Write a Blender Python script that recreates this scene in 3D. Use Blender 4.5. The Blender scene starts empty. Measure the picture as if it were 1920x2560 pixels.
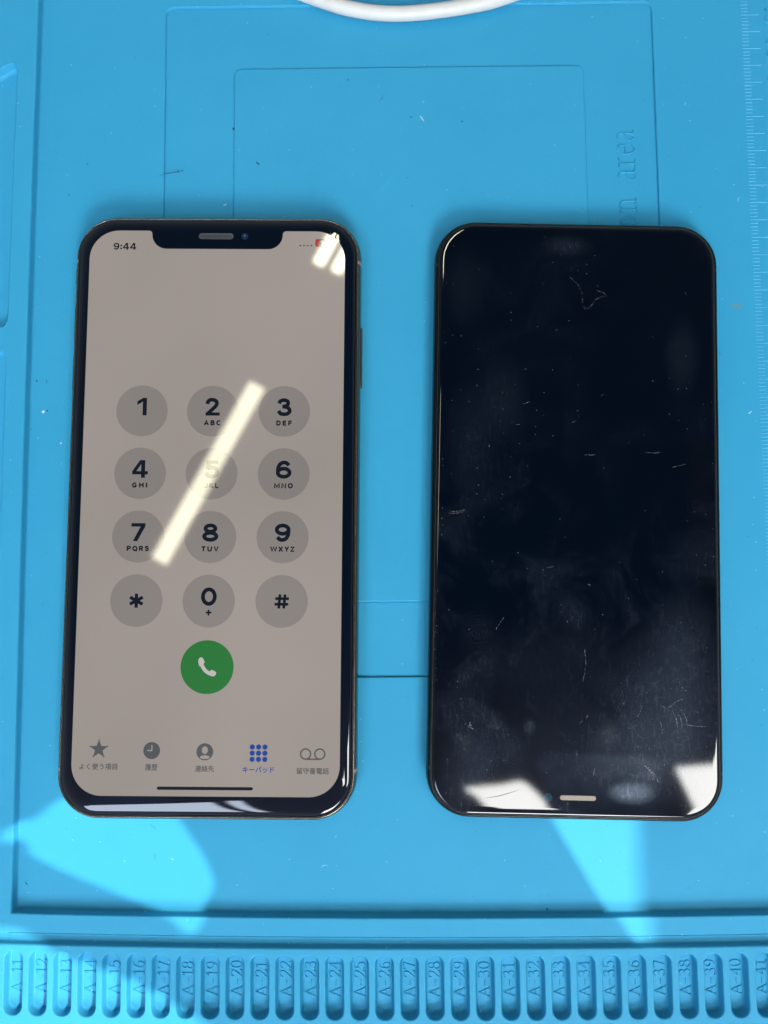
import bpy, math, random
from mathutils import Vector
from mathutils.geometry import tessellate_polygon

# ------------------------------------------------------------------ camera
S = 0.001                                   # everything below is written in millimetres
scene = bpy.context.scene
COL = scene.collection
cam_data = bpy.data.cameras.new('camera')
cam = bpy.data.objects.new('camera', cam_data)
COL.objects.link(cam)
scene.camera = cam
cam.location = (0, 0, 204.7 * S)
cam.rotation_euler = (0.075164, 0.002694, -0.010049)
cam_data.sensor_fit = 'VERTICAL'
cam_data.sensor_height = 24.0
cam_data.lens = 1900 / 2560 * 24.0
cam_data.clip_start = 0.005
cam_data.clip_end = 50
cam_data.dof.use_dof = True
cam_data.dof.focus_distance = 0.199
cam_data.dof.aperture_fstop = 17.8 / 2.3

# ------------------------------------------------------------------ world: the dim room round the bench
world = bpy.data.worlds.new('World')
scene.world = world
world.use_nodes = True
wn, wl = world.node_tree.nodes, world.node_tree.links
wn.clear()
w_out = wn.new('ShaderNodeOutputWorld')
w_bg = wn.new('ShaderNodeBackground')
w_tc = wn.new('ShaderNodeTexCoord')
w_sep = wn.new('ShaderNodeSeparateXYZ')
w_ramp = wn.new('ShaderNodeValToRGB')
wl.new(w_tc.outputs['Generated'], w_sep.inputs[0])
wl.new(w_sep.outputs['Z'], w_ramp.inputs[0])
e = w_ramp.color_ramp.elements
e[0].position = 0.0; e[0].color = (0.62, 0.66, 0.70, 1)
e[1].position = 1.0; e[1].color = (0.02, 0.05, 0.12, 1)
k = w_ramp.color_ramp.elements.new(0.60); k.color = (0.50, 0.53, 0.58, 1)
k = w_ramp.color_ramp.elements.new(0.86); k.color = (0.04, 0.07, 0.13, 1)
w_mr = wn.new('ShaderNodeMapRange')
w_mr.inputs['From Min'].default_value = -0.02
w_mr.inputs['From Max'].default_value = -0.34
w_mr.interpolation_type = 'SMOOTHSTEP'
wl.new(w_sep.outputs['Y'], w_mr.inputs['Value'])
w_mix = wn.new('ShaderNodeMixRGB')
w_mix.blend_type = 'ADD'
wl.new(w_mr.outputs['Result'], w_mix.inputs['Fac'])
wl.new(w_ramp.outputs['Color'], w_mix.inputs['Color1'])
w_mix.inputs['Color2'].default_value = (0.34, 0.29, 0.36, 1)
wl.new(w_mix.outputs[0], w_bg.inputs['Color'])
w_bg.inputs['Strength'].default_value = 0.62
wl.new(w_bg.outputs[0], w_out.inputs[0])

# ------------------------------------------------------------------ colour management, sampling
scene.view_settings.view_transform = 'Standard'
scene.view_settings.look = 'None'
scene.view_settings.exposure = 0
scene.view_settings.gamma = 1
scene.view_settings.use_curve_mapping = False
scene.cycles.use_denoising = True
scene.cycles.max_bounces = 8
scene.cycles.sample_clamp_indirect = 4

# ------------------------------------------------------------------ lamps
SUN_DIR = Vector((0.72, -0.05, 1.0)).normalized()
PATCH = Vector((0, -75, 0))
SUN_D = 4000.0
SUN_POS = PATCH + SUN_DIR * SUN_D
sun_data = bpy.data.lights.new('sunbeam', 'SPOT')
sun_data.energy = 960
sun_data.color = (1.0, 0.97, 0.90)
sun_data.shadow_soft_size = 5 * S
sun_data.spot_size = math.radians(5.2)
sun_data.spot_blend = 0.1
sun = bpy.data.objects.new('sunbeam', sun_data)
COL.objects.link(sun)
sun.location = SUN_POS * S
sun.rotation_euler = (-SUN_DIR).to_track_quat('-Z', 'Y').to_euler()

def tube_lamp(x0, y0, x1, y1, z=2400, width=38, rad=21):
    L = math.hypot(x1 - x0, y1 - y0)
    d = bpy.data.lights.new('ceiling_tube_lamp', 'AREA')
    d.shape = 'RECTANGLE'
    d.size = L * S; d.size_y = width * S
    d.energy = rad * math.pi * (L * S) * (width * S)
    d.color = (1.0, 0.96, 0.70)
    o = bpy.data.objects.new('ceiling_tube_lamp', d)
    COL.objects.link(o)
    o.location = ((x0 + x1) / 2 * S, (y0 + y1) / 2 * S, z * S)
    o.rotation_euler = (0, 0, math.atan2(y1 - y0, x1 - x0))
tube_lamp(-438.8, 639.8, -771.4, 35.5, width=58)
tube_lamp(-226.8, 1068, 86, 1650, rad=45)
tube_lamp(-164.6, 1039, 150, 1622, rad=45)

# ------------------------------------------------------------------ helpers
def tag(o, label=None, cat=None, group=None, kind=None):
    if label: o['label'] = label
    if cat: o['category'] = cat
    if group: o['group'] = group
    if kind: o['kind'] = kind
    return o

def empty(name, loc=(0, 0, 0), rz=0.0):
    o = bpy.data.objects.new(name, None)
    o.empty_display_size = 0.01
    COL.objects.link(o)
    o.location = [c * S for c in loc]
    o.rotation_euler = (0, 0, rz)
    return o

class MB:
    """collects faces (in mm) and links them as one mesh object"""
    def __init__(self):
        self.v, self.f, self.m, self.s = [], [], [], []
        self.bend = None                     # set to a warp() whose shape the flat faces must follow
    def face(self, pts, m=0, smooth=False):
        b = len(self.v)
        self.v += [tuple(p) for p in pts]
        self.f.append(tuple(range(b, b + len(pts)))); self.m.append(m); self.s.append(smooth)
    def flat(self, z, outer, holes=(), m=0):
        loops = [outer] + list(holes)
        raw = [p for l in loops for p in l]
        w = (lambda p: Vector(self.bend(p[0], p[1], 0))) if self.bend else (lambda p: Vector((p[0], p[1], 0)))
        vs = [w(p) for p in raw]
        tris = tessellate_polygon([[w(p) for p in l] for l in loops])
        b = len(self.v)
        self.v += [(p[0], p[1], z) for p in raw]
        for t in tris:
            a, c, d = (vs[i] for i in t)
            ar = (c.x - a.x) * (d.y - a.y) - (d.x - a.x) * (c.y - a.y)
            if abs(ar) < 1e-9: continue
            if ar < 0: t = (t[0], t[2], t[1])
            self.f.append(tuple(b + i for i in t)); self.m.append(m); self.s.append(False)
    def rows(self, rows, closed=True, m=0, smooth=True, flip=False):
        b = len(self.v); n = len(rows[0])
        for r in rows: self.v += [tuple(p) for p in r]
        for j in range(len(rows) - 1):
            for i in range(n if closed else n - 1):
                i2 = (i + 1) % n
                q = (b + j * n + i, b + j * n + i2, b + (j + 1) * n + i2, b + (j + 1) * n + i)
                if flip: q = q[::-1]
                self.f.append(q); self.m.append(m); self.s.append(smooth)
    def tri_geo(self, geo, z, fit, m=0):
        """flat text geometry placed by fit(u,v)->(x,y)"""
        vs, fs = geo
        b = len(self.v)
        for u, w in vs:
            x, y = fit(u, w); self.v.append((x, y, z))
        for f in fs:
            a, c, d = (self.v[b + i] for i in f[:3])
            if (c[0] - a[0]) * (d[1] - a[1]) - (d[0] - a[0]) * (c[1] - a[1]) < 0: f = f[::-1]
            self.f.append(tuple(b + i for i in f)); self.m.append(m); self.s.append(False)
    def build(self, name, mats, parent=None, warp=None):
        me = bpy.data.meshes.new(name)
        vs = [warp(*p) if warp else p for p in self.v]
        me.from_pydata([(x * S, y * S, z * S) for x, y, z in vs], [], self.f)
        if not isinstance(mats, (list, tuple)): mats = [mats]
        for mt in mats: me.materials.append(mt)
        me.polygons.foreach_set('material_index', self.m)
        me.polygons.foreach_set('use_smooth', self.s)
        me.update()
        o = bpy.data.objects.new(name, me)
        COL.objects.link(o)
        if parent: o.parent = parent
        return o

def rrect(x0, x1, y0, y1, r, n=8, inset=0.0, m=6):
    """rounded rectangle, counter-clockwise, with m points along every side; a negative inset grows it"""
    x0 += inset; x1 -= inset; y0 += inset; y1 -= inset
    r = max(r - inset, 0.01)
    pts = []
    cs = [(x1 - r, y0 + r, -90), (x1 - r, y1 - r, 0), (x0 + r, y1 - r, 90), (x0 + r, y0 + r, 180)]
    for q, (cx, cy, a0) in enumerate(cs):
        arc = [(cx + r * math.cos(math.radians(a0 + 90 * i / n)), cy + r * math.sin(math.radians(a0 + 90 * i / n))) for i in range(n + 1)]
        pts += arc
        nx = cs[(q + 1) % 4]
        b = (nx[0] + r * math.cos(math.radians(nx[2])), nx[1] + r * math.sin(math.radians(nx[2])))
        a = arc[-1]
        for i in range(1, m): pts.append((a[0] + (b[0] - a[0]) * i / m, a[1] + (b[1] - a[1]) * i / m))
    return pts

def circle(cx, cy, r, n=40):
    return [(cx + r * math.cos(2 * math.pi * i / n), cy + r * math.sin(2 * math.pi * i / n)) for i in range(n)]

def catmull(p, k=5):
    if len(p) < 3: return list(p)
    q = [p[0]] + list(p) + [p[-1]]
    out = []
    for i in range(1, len(q) - 2):
        a, b, c, d = q[i - 1], q[i], q[i + 1], q[i + 2]
        for j in range(k):
            t = j / k
            out.append(tuple(0.5 * (2 * b[n] + (c[n] - a[n]) * t + (2 * a[n] - 5 * b[n] + 4 * c[n] - d[n]) * t * t
                       + (3 * b[n] - a[n] - 3 * c[n] + d[n]) * t ** 3) for n in range(2)))
    out.append(tuple(p[-1]))
    return out

def rib(mb, pts, w, h, z, m=0, taper=False):
    """a raised rounded line along pts"""
    n = len(pts)
    rows = []
    for i, p in enumerate(pts):
        a, b = pts[max(i - 1, 0)], pts[min(i + 1, n - 1)]
        dx, dy = b[0] - a[0], b[1] - a[1]
        L = math.hypot(dx, dy) or 1
        nx, ny = -dy / L, dx / L
        f = 1.0
        if taper: f = max(0.15, math.sin(math.pi * (i + 0.5) / n))
        ww, hh = w * f, h
        rows.append([(p[0] + nx * o * ww, p[1] + ny * o * ww, z + q * hh) for o, q in ((-0.5, 0), (-0.28, 0.8), (0, 1), (0.28, 0.8), (0.5, 0))])
    mb.rows(rows, closed=False, m=m, smooth=True)

E_ = lambda cx, cy, rx, ry, n=16, a0=90: [(cx + rx * math.cos(math.radians(a0 + 360 * i / n)), cy + ry * math.sin(math.radians(a0 + 360 * i / n))) for i in range(n + 1)]
GL = {  # stroke lettering: advance width, sharp strokes, curved strokes
 'A': (.86, [[(0, 0), (.38, 1), (.76, 0)], [(.13, .34), (.63, .34)], [(-.08, 0), (.12, 0)], [(.62, 0), (.86, 0)]], []),
 '-': (.78, [[(.08, .42), (.62, .42)]], []),
 '0': (.78, [E_(.34, .5, .28, .5)], []),
 '1': (.66, [[(.12, .82), (.32, 1), (.32, 0)], [(.12, 0), (.52, 0)]], []),
 '2': (.78, [[(.05, 0), (.62, 0), (.64, .16)]], [[(.07, .76), (.16, .96), (.36, 1), (.56, .9), (.58, .68), (.42, .42), (.05, 0)]]),
 '3': (.78, [], [[(.07, .86), (.2, .98), (.42, .98), (.54, .8), (.46, .6), (.24, .53)], [(.24, .53), (.5, .47), (.6, .26), (.48, .05), (.26, 0), (.05, .12)]]),
 '4': (.78, [[(.48, 0), (.48, 1), (.02, .3), (.66, .3)], [(.34, 0), (.6, 0)]], []),
 '5': (.78, [[(.58, .98), (.16, .98), (.12, .55)]], [[(.12, .55), (.3, .64), (.5, .56), (.6, .32), (.48, .06), (.26, 0), (.05, .12)]]),
 '6': (.78, [E_(.34, .3, .26, .3)], [[(.56, .95), (.34, .95), (.14, .7), (.08, .32)]]),
 '7': (.78, [[(.06, .84), (.06, 1), (.62, 1), (.3, 0)]], []),
 '8': (.78, [E_(.34, .75, .22, .24), E_(.34, .26, .28, .26)], []),
 '9': (.78, [E_(.34, .7, .26, .3)], [[(.6, .68), (.55, .3), (.36, .05), (.12, .05)]]),
 'O': (.98, [E_(.42, .5, .38, .5), E_(.42, .5, .28, .46)], []),
 'o': (.74, [E_(.32, .32, .27, .33), E_(.32, .32, .18, .29)], []),
 'a': (.72, [], [[(.12, .54), (.24, .65), (.42, .6), (.46, .4), (.46, .08), (.6, .02)], [(.46, .38), (.2, .32), (.08, .16), (.2, 0), (.36, .04), (.46, .18)]]),
 'e': (.68, [[(.08, .36), (.54, .36)]], [[(.54, .36), (.5, .58), (.3, .66), (.1, .5), (.07, .26), (.2, .04), (.38, 0), (.54, .1)]]),
 'r': (.6, [[(.02, .62), (.18, .64), (.18, 0)], [(.02, 0), (.36, 0)]], [[(.18, .42), (.32, .62), (.5, .6)]]),
 'n': (.8, [[(.02, .62), (.18, .64), (.18, 0)], [(.04, 0), (.32, 0)], [(.48, 0), (.74, 0)]], [[(.18, .48), (.36, .65), (.56, .58), (.6, .4), (.6, 0)]]),
 'i': (.4, [[(.02, .62), (.18, .64), (.18, 0)], [(.02, 0), (.34, 0)], [(.16, .88), (.2, .92)]], []),
 't': (.46, [[(.02, .62), (.38, .62)]], [[(.18, .86), (.18, .5), (.18, .12), (.28, 0), (.42, .06)]]),
 'p': (.78, [[(.02, .62), (.18, .64), (.18, -.3)], [(.04, -.3), (.34, -.3)], E_(.37, .32, .24, .32)], []),
 ' ': (.82, [], []),
}
def word_len(s): return sum(GL[c][0] for c in s)
def up_text(mb, s, xb, yb, h, w, z, ribh=0.12, m=0, tight=1.0):
    """writing that runs up the mat: baseline on the right at x=xb, first letter starts at y=yb"""
    u = 0
    for c in s:
        adv, sharp, curved = GL[c]
        for st in sharp + [catmull(q) for q in curved]:
            rib(mb, [(xb - v * h, yb + (u + a) * h * tight) for a, v in st], w, ribh, z, m)
        u += adv

_text_cache = {}
def text_geo(s, offset=0.0):
    key = (s, offset)
    if key in _text_cache: return _text_cache[key]
    cu = bpy.data.curves.new('t', 'FONT')
    cu.body = s; cu.size = 1.0; cu.offset = offset; cu.resolution_u = 4
    ob = bpy.data.objects.new('t', cu)
    COL.objects.link(ob)
    dg = bpy.context.evaluated_depsgraph_get()
    me = bpy.data.meshes.new_from_object(ob.evaluated_get(dg))
    vs = [(v.co.x, v.co.y) for v in me.vertices]
    fs = [tuple(p.vertices) for p in me.polygons]
    bpy.data.objects.remove(ob); bpy.data.curves.remove(cu); bpy.data.meshes.remove(me)
    _text_cache[key] = (vs, fs)
    return vs, fs
# bold sans lettering for the display, in units of its cap height: width, filled outlines (+ hole), stroke centre lines
def ring(cx, cy, rx, ry, a0=0, a1=360, n=26):
    return [(cx + rx * math.cos(math.radians(a0 + (a1 - a0) * i / n)), cy + ry * math.sin(math.radians(a0 + (a1 - a0) * i / n))) for i in range(n + 1)]
box = lambda x0, y0, x1, y1: [(x0, y0), (x1, y0), (x1, y1), (x0, y1)]
cm = lambda *p: catmull(list(p), 5)
W_ = 0.215
BOLD = {
 '1': (.54, [([(.31, 0), (.54, 0), (.54, 1), (.32, 1), (0, .80), (0, .59), (.31, .78)], None)], []),
 '2': (.80, [(box(0, 0, .80, .185), None)], [cm((.10, .66), (.13, .80), (.25, .895), (.42, .90), (.58, .83), (.63, .70), (.56, .54), (.36, .34), (.13, .12))]),
 '3': (.82, [], [cm((.11, .71), (.2, .85), (.41, .90), (.59, .83), (.62, .69), (.52, .57), (.30, .535)), cm((.30, .53), (.56, .49), (.70, .37), (.70, .23), (.58, .12), (.40, .095), (.2, .13), (.09, .29))]),
 '4': (.88, [([(.50, 0), (.72, 0), (.72, .19), (.88, .19), (.88, .375), (.72, .375), (.72, 1), (.43, 1), (0, .37), (0, .19), (.50, .19)], [(.50, .375), (.50, .77), (.235, .375)])], []),
 '5': (.80, [(box(.12, .815, .75, 1), None)], [[(.225, .92), (.185, .50)], cm((.15, .52), (.3, .60), (.48, .605), (.66, .50), (.705, .33), (.63, .17), (.45, .095), (.24, .12), (.09, .28))]),
 '6': (.86, [], [ring(.43, .325, .33, .23), cm((.10, .34), (.12, .60), (.24, .82), (.43, .90), (.60, .86), (.72, .74))]),
 '7': (.78, [([(.10, 0), (.345, 0), (.78, .83), (.78, 1), (0, 1), (0, .81), (.51, .81)], None)], []),
 '8': (.88, [], [ring(.44, .725, .275, .175), ring(.44, .29, .34, .195)]),
 '9': (.86, [], [ring(.43, .675, .33, .23), cm((.76, .66), (.74, .40), (.62, .18), (.43, .10), (.26, .14), (.14, .26))]),
 '0': (.86, [], [ring(.43, .5, .33, .40)]),
 ':': (.24, [(box(0, 0.08, .24, .32), None), (box(0, .5, .24, .74), None)], []),
 '*': (.98, [], [[(.49, 0), (.49, 1)], [(.03, .25), (.95, .75)], [(.03, .75), (.95, .25)]]),
 '#': (1.0, [], [[(.30, 0), (.38, 1)], [(.66, 0), (.74, 1)], [(0, .30), (.98, .30)], [(.04, .70), (1.02, .70)]]),
 '+': (1.0, [], [[(.5, 0), (.5, 1)], [(0, .5), (1, .5)]]),
 'A': (1.0, [], [[(.09, 0), (.5, .96), (.91, 0)], [(.2, .30), (.8, .30)]]),
 'B': (.82, [], [[(.1, 0), (.1, 1)], cm((.1, .91), (.45, .91), (.63, .83), (.63, .64), (.45, .54), (.1, .54)), cm((.1, .54), (.5, .53), (.70, .42), (.70, .20), (.5, .09), (.1, .09))]),
 'C': (.92, [], [ring(.46, .5, .36, .41, 42, 318)]),
 'D': (.88, [], [[(.1, 0), (.1, 1)], cm((.1, .91), (.42, .91), (.68, .78), (.77, .5), (.68, .22), (.42, .09), (.1, .09))]),
 'E': (.72, [], [[(.1, 0), (.1, 1)], [(.1, .91), (.72, .91)], [(.1, .52), (.66, .52)], [(.1, .09), (.72, .09)]]),
 'F': (.70, [], [[(.1, 0), (.1, 1)], [(.1, .91), (.70, .91)], [(.1, .50), (.64, .50)]]),
 'G': (.96, [], [ring(.47, .5, .37, .41, 42, 345), [(.5, .46), (.93, .46)]]),
 'H': (.90, [], [[(.1, 0), (.1, 1)], [(.8, 0), (.8, 1)], [(.1, .52), (.8, .52)]]),
 'I': (.22, [], [[(.11, 0), (.11, 1)]]),
 'J': (.70, [], [cm((.60, 1), (.60, .6), (.60, .28), (.50, .11), (.34, .09), (.16, .14), (.09, .30))]),
 'K': (.88, [], [[(.1, 0), (.1, 1)], [(.12, .38), (.74, 1)], [(.34, .52), (.80, 0)]]),
 'L': (.70, [], [[(.1, 0), (.1, 1)], [(.1, .09), (.70, .09)]]),
 'M': (1.12, [], [[(.1, 0), (.1, .97), (.56, .2), (1.02, .97), (1.02, 0)]]),
 'N': (.92, [], [[(.1, 0), (.1, .95), (.82, .05), (.82, 1)]]),
 'O': (1.0, [], [ring(.5, .5, .40, .41)]),
 'P': (.80, [], [[(.1, 0), (.1, 1)], cm((.1, .91), (.45, .91), (.68, .82), (.70, .62), (.5, .46), (.1, .45))]),
 'Q': (1.0, [], [ring(.5, .5, .40, .41), [(.55, .25), (.92, -.06)]]),
 'R': (.84, [], [[(.1, 0), (.1, 1)], cm((.1, .91), (.45, .91), (.68, .82), (.69, .62), (.5, .48), (.1, .47)), [(.44, .46), (.76, 0)]]),
 'S': (.82, [], [cm((.70, .72), (.60, .87), (.40, .91), (.18, .85), (.13, .71), (.25, .57), (.5, .50), (.68, .40), (.70, .24), (.58, .12), (.40, .09), (.2, .13), (.1, .28))]),
 'T': (.84, [], [[(0, .91), (.84, .91)], [(.42, 0), (.42, .92)]]),
 'U': (.88, [], [cm((.1, 1), (.1, .6), (.1, .35), (.2, .14), (.44, .09), (.68, .14), (.78, .35), (.78, .6), (.78, 1))]),
 'V': (.98, [], [[(.09, 1), (.49, .06), (.89, 1)]]),
 'W': (1.36, [], [[(.08, 1), (.36, .05), (.68, .95), (1.0, .05), (1.28, 1)]]),
 'X': (.96, [], [[(.09, 0), (.87, 1)], [(.09, 1), (.87, 0)]]),
 'Y': (.94, [], [[(.09, 1), (.47, .48), (.85, 1)], [(.47, 0), (.47, .5)]]),
 'Z': (.82, [], [[(.03, .91), (.72, .91), (.10, .09), (.80, .09)]]),
}
def fat_line(mb, pts, w, z, m=0):
    n = len(pts)
    closed = n > 3 and math.hypot(pts[0][0] - pts[-1][0], pts[0][1] - pts[-1][1]) < 1e-6
    L, R = [], []
    for i, p in enumerate(pts):
        a = pts[i - 1] if i else (pts[-2] if closed else p)
        c = pts[i + 1] if i < n - 1 else (pts[1] if closed else p)
        d1 = Vector((p[0] - a[0], p[1] - a[1])); d2 = Vector((c[0] - p[0], c[1] - p[1]))
        if d1.length < 1e-9: d1 = d2
        if d2.length < 1e-9: d2 = d1
        d1.normalize(); d2.normalize()
        t = d1 + d2
        if t.length < 1e-6: t = d1
        t.normalize(); k = min(1.6, 1 / max(0.3, t.dot(d1)))
        L.append((p[0] - t.y * w / 2 * k, p[1] + t.x * w / 2 * k, z)); R.append((p[0] + t.y * w / 2 * k, p[1] - t.x * w / 2 * k, z))
    for i in range(n - 1):
        mb.face([R[i], R[i + 1], L[i + 1], L[i]], m)
def bold_word(mb, s, cx, cy, h, w=None, z=8.1, m=0, weight=W_, gap=0.14):
    adv = [BOLD[c][0] for c in s]
    if w and len(s) > 1: gap = (w / h - sum(adv)) / (len(s) - 1)
    x = cx - h * (sum(adv) + gap * (len(s) - 1)) / 2
    y = cy - h / 2
    for c, a in zip(s, adv):
        k = 0
        P = lambda q: [(x + u * h, y + v * h) for u, v in q]
        for o, hole in BOLD[c][1]:
            mb.flat(z + 0.003 * k, P(o), [P(hole)] if hole else [], m); k += 1
        for st in BOLD[c][2]:
            fat_line(mb, P(st), weight * h, z + 0.003 * k, m); k += 1
        x += (a + gap) * h
def put_text(mb, s, cx, cy, h, w, z=8.1, m=0, bold=0.0):
    """Japanese captions: centred on cx, cy; bold = extra stem width in mm, made of slightly shifted layers"""
    geo = text_geo(s)
    if not geo[0]: return
    xs_ = [p[0] for p in geo[0]]; ys_ = [p[1] for p in geo[0]]
    mx, my = (min(xs_) + max(xs_)) / 2, (min(ys_) + max(ys_)) / 2
    sc = (h - 2 * bold) / (max(ys_) - min(ys_)); sx = (w - 2 * bold) / (max(xs_) - min(xs_))
    for k, (ax, ay) in enumerate([(0, 0), (bold, 0), (-bold, 0), (0, bold), (0, -bold)]):
        mb.tri_geo(geo, z + 0.003 * k, lambda u, v: (cx + ax + (u - mx) * sx, cy + ay + (v - my) * sc), m)

# ------------------------------------------------------------------ materials
def new_mat(name):
    m = bpy.data.materials.new(name); m.use_nodes = True
    return m, m.node_tree.nodes, m.node_tree.links, m.node_tree.nodes['Principled BSDF']

def simple(name, col, rough=0.5, metal=0.0, spec=0.5, noise=0.0, scale=2.0, emit=None, estr=1.0, bump=0.0):
    m, N, L, P = new_mat(name)
    P.inputs['Base Color'].default_value = (*col, 1)
    P.inputs['Roughness'].default_value = rough
    P.inputs['Metallic'].default_value = metal
    P.inputs['Specular IOR Level'].default_value = spec
    if emit:
        P.inputs['Emission Color'].default_value = (*emit, 1)
        P.inputs['Emission Strength'].default_value = estr
    if noise or bump:
        tc = N.new('ShaderNodeTexCoord'); mp = N.new('ShaderNodeMapping')
        mp.inputs['Scale'].default_value = (1000, 1000, 1000)
        L.new(tc.outputs['Object'], mp.inputs[0])
        nz = N.new('ShaderNodeTexNoise'); nz.inputs['Scale'].default_value = scale; nz.inputs['Detail'].default_value = 5
        L.new(mp.outputs[0], nz.inputs['Vector'])
        if noise:
            mx = N.new('ShaderNodeMixRGB'); mx.inputs['Color1'].default_value = (*[c * (1 - noise) for c in col], 1)
            mx.inputs['Color2'].default_value = (*[min(1, c * (1 + noise)) for c in col], 1)
            L.new(nz.outputs['Fac'], mx.inputs['Fac']); L.new(mx.outputs[0], P.inputs['Base Color'])
        if bump:
            b = N.new('ShaderNodeBump'); b.inputs['Strength'].default_value = bump; b.inputs['Distance'].default_value = 0.00005
            L.new(nz.outputs['Fac'], b.inputs['Height']); L.new(b.outputs[0], P.inputs['Normal'])
    return m

def math_node(N, L, op, a, b=None, c=None, clamp=False):
    n = N.new('ShaderNodeMath'); n.operation = op; n.use_clamp = clamp
    for i, v in enumerate((a, b, c)):
        if v is None: continue
        if isinstance(v, (int, float)): n.inputs[i].default_value = v
        else: L.new(v, n.inputs[i])
    return n.outputs[0]

def mapped(N, L, scale=(1000, 1000, 1000), rot=0.0, loc=(0, 0, 0)):
    tc = N.new('ShaderNodeTexCoord'); mp = N.new('ShaderNodeMapping')
    mp.vector_type = 'POINT'
    mp.inputs['Scale'].default_value = scale; mp.inputs['Rotation'].default_value = (0, 0, rot); mp.inputs['Location'].default_value = loc
    L.new(tc.outputs['Object'], mp.inputs[0])
    return mp.outputs[0]

def silicone():
    m, N, L, P = new_mat('blue_silicone')
    v = mapped(N, L)
    big = N.new('ShaderNodeTexNoise'); big.inputs['Scale'].default_value = 0.03; big.inputs['Detail'].default_value = 9; big.inputs['Roughness'].default_value = 0.62
    L.new(v, big.inputs['Vector'])
    base = N.new('ShaderNodeMixRGB')
    base.inputs['Color1'].default_value = (0.027, 0.288, 0.488, 1)
    base.inputs['Color2'].default_value = (0.041, 0.334, 0.550, 1)
    L.new(big.outputs['Fac'], base.inputs['Fac'])
    # dust: sparse tiny pale specks of different sizes, and a few dark ones
    col = base.outputs[0]
    for sc, rad, keep, c in ((0.16, 0.022, 0.62, (0.42, 0.68, 0.82, 1)), (0.55, 0.045, 0.80, (0.10, 0.42, 0.66, 1)), (0.12, 0.016, 0.6, (0.01, 0.07, 0.14, 1)), (0.35, 0.04, 0.86, (0.015, 0.16, 0.30, 1))):
        vo = N.new('ShaderNodeTexVoronoi'); vo.inputs['Scale'].default_value = sc; vo.voronoi_dimensions = '2D'
        L.new(v, vo.inputs['Vector'])
        sp = N.new('ShaderNodeSeparateColor'); L.new(vo.outputs['Color'], sp.inputs[0])
        near = math_node(N, L, 'LESS_THAN', vo.outputs['Distance'], math_node(N, L, 'MULTIPLY', sp.outputs[1], rad))
        on = math_node(N, L, 'MULTIPLY', near, math_node(N, L, 'GREATER_THAN', sp.outputs[0], keep))
        mx = N.new('ShaderNodeMixRGB'); L.new(math_node(N, L, 'MULTIPLY', on, 0.8), mx.inputs['Fac'])
        L.new(col, mx.inputs['Color1']); mx.inputs['Color2'].default_value = c
        col = mx.outputs[0]
    # the olive stain beside the ruler
    sn = N.new('ShaderNodeTexNoise'); sn.inputs['Scale'].default_value = 0.7; sn.inputs['Detail'].default_value = 3
    L.new(v, sn.inputs['Vector'])
    d = N.new('ShaderNodeVectorMath'); d.operation = 'SUBTRACT'; L.new(v, d.inputs[0]); d.inputs[1].default_value = (97.4, 71.2, 0)
    d2 = N.new('ShaderNodeVectorMath'); d2.operation = 'MULTIPLY'; L.new(d.outputs[0], d2.inputs[0]); d2.inputs[1].default_value = (0.52, 1.05, 0)
    ln = N.new('ShaderNodeVectorMath'); ln.operation = 'LENGTH'; L.new(d2.outputs[0], ln.inputs[0])
    wob = math_node(N, L, 'ADD', ln.outputs['Value'], math_node(N, L, 'MULTIPLY', sn.outputs['Fac'], 1.1))
    st = N.new('ShaderNodeMapRange'); st.interpolation_type = 'SMOOTHSTEP'
    st.inputs['From Min'].default_value = 1.62; st.inputs['From Max'].default_value = 1.25; st.inputs['To Max'].default_value = 0.5
    L.new(wob, st.inputs['Value'])
    mx = N.new('ShaderNodeMixRGB'); L.new(st.outputs[0], mx.inputs['Fac']); L.new(col, mx.inputs['Color1'])
    mx.inputs['Color2'].default_value = (0.13, 0.25, 0.27, 1)
    L.new(mx.outputs[0], P.inputs['Base Color'])
    rn = N.new('ShaderNodeTexNoise'); rn.inputs['Scale'].default_value = 0.08; rn.inputs['Detail'].default_value = 6; L.new(v, rn.inputs['Vector'])
    rr = N.new('ShaderNodeMapRange'); rr.inputs['To Min'].default_value = 0.42; rr.inputs['To Max'].default_value = 0.56
    L.new(rn.outputs['Fac'], rr.inputs['Value']); L.new(rr.outputs[0], P.inputs['Roughness'])
    P.inputs['Specular IOR Level'].default_value = 0.16
    fine = N.new('ShaderNodeTexNoise'); fine.inputs['Scale'].default_value = 2.2; fine.inputs['Detail'].default_value = 6; L.new(v, fine.inputs['Vector'])
    wide = N.new('ShaderNodeTexNoise'); wide.inputs['Scale'].default_value = 0.06; wide.inputs['Detail'].default_value = 2; L.new(v, wide.inputs['Vector'])
    b0 = N.new('ShaderNodeBump'); b0.inputs['Strength'].default_value = 0.6; b0.inputs['Distance'].default_value = 0.0004; L.new(wide.outputs['Fac'], b0.inputs['Height'])
    b = N.new('ShaderNodeBump'); b.inputs['Strength'].default_value = 0.5; b.inputs['Distance'].default_value = 0.00005
    L.new(fine.outputs['Fac'], b.inputs['Height']); L.new(b0.outputs[0], b.inputs['Normal']); L.new(b.outputs[0], P.inputs['Normal'])
    return m

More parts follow.
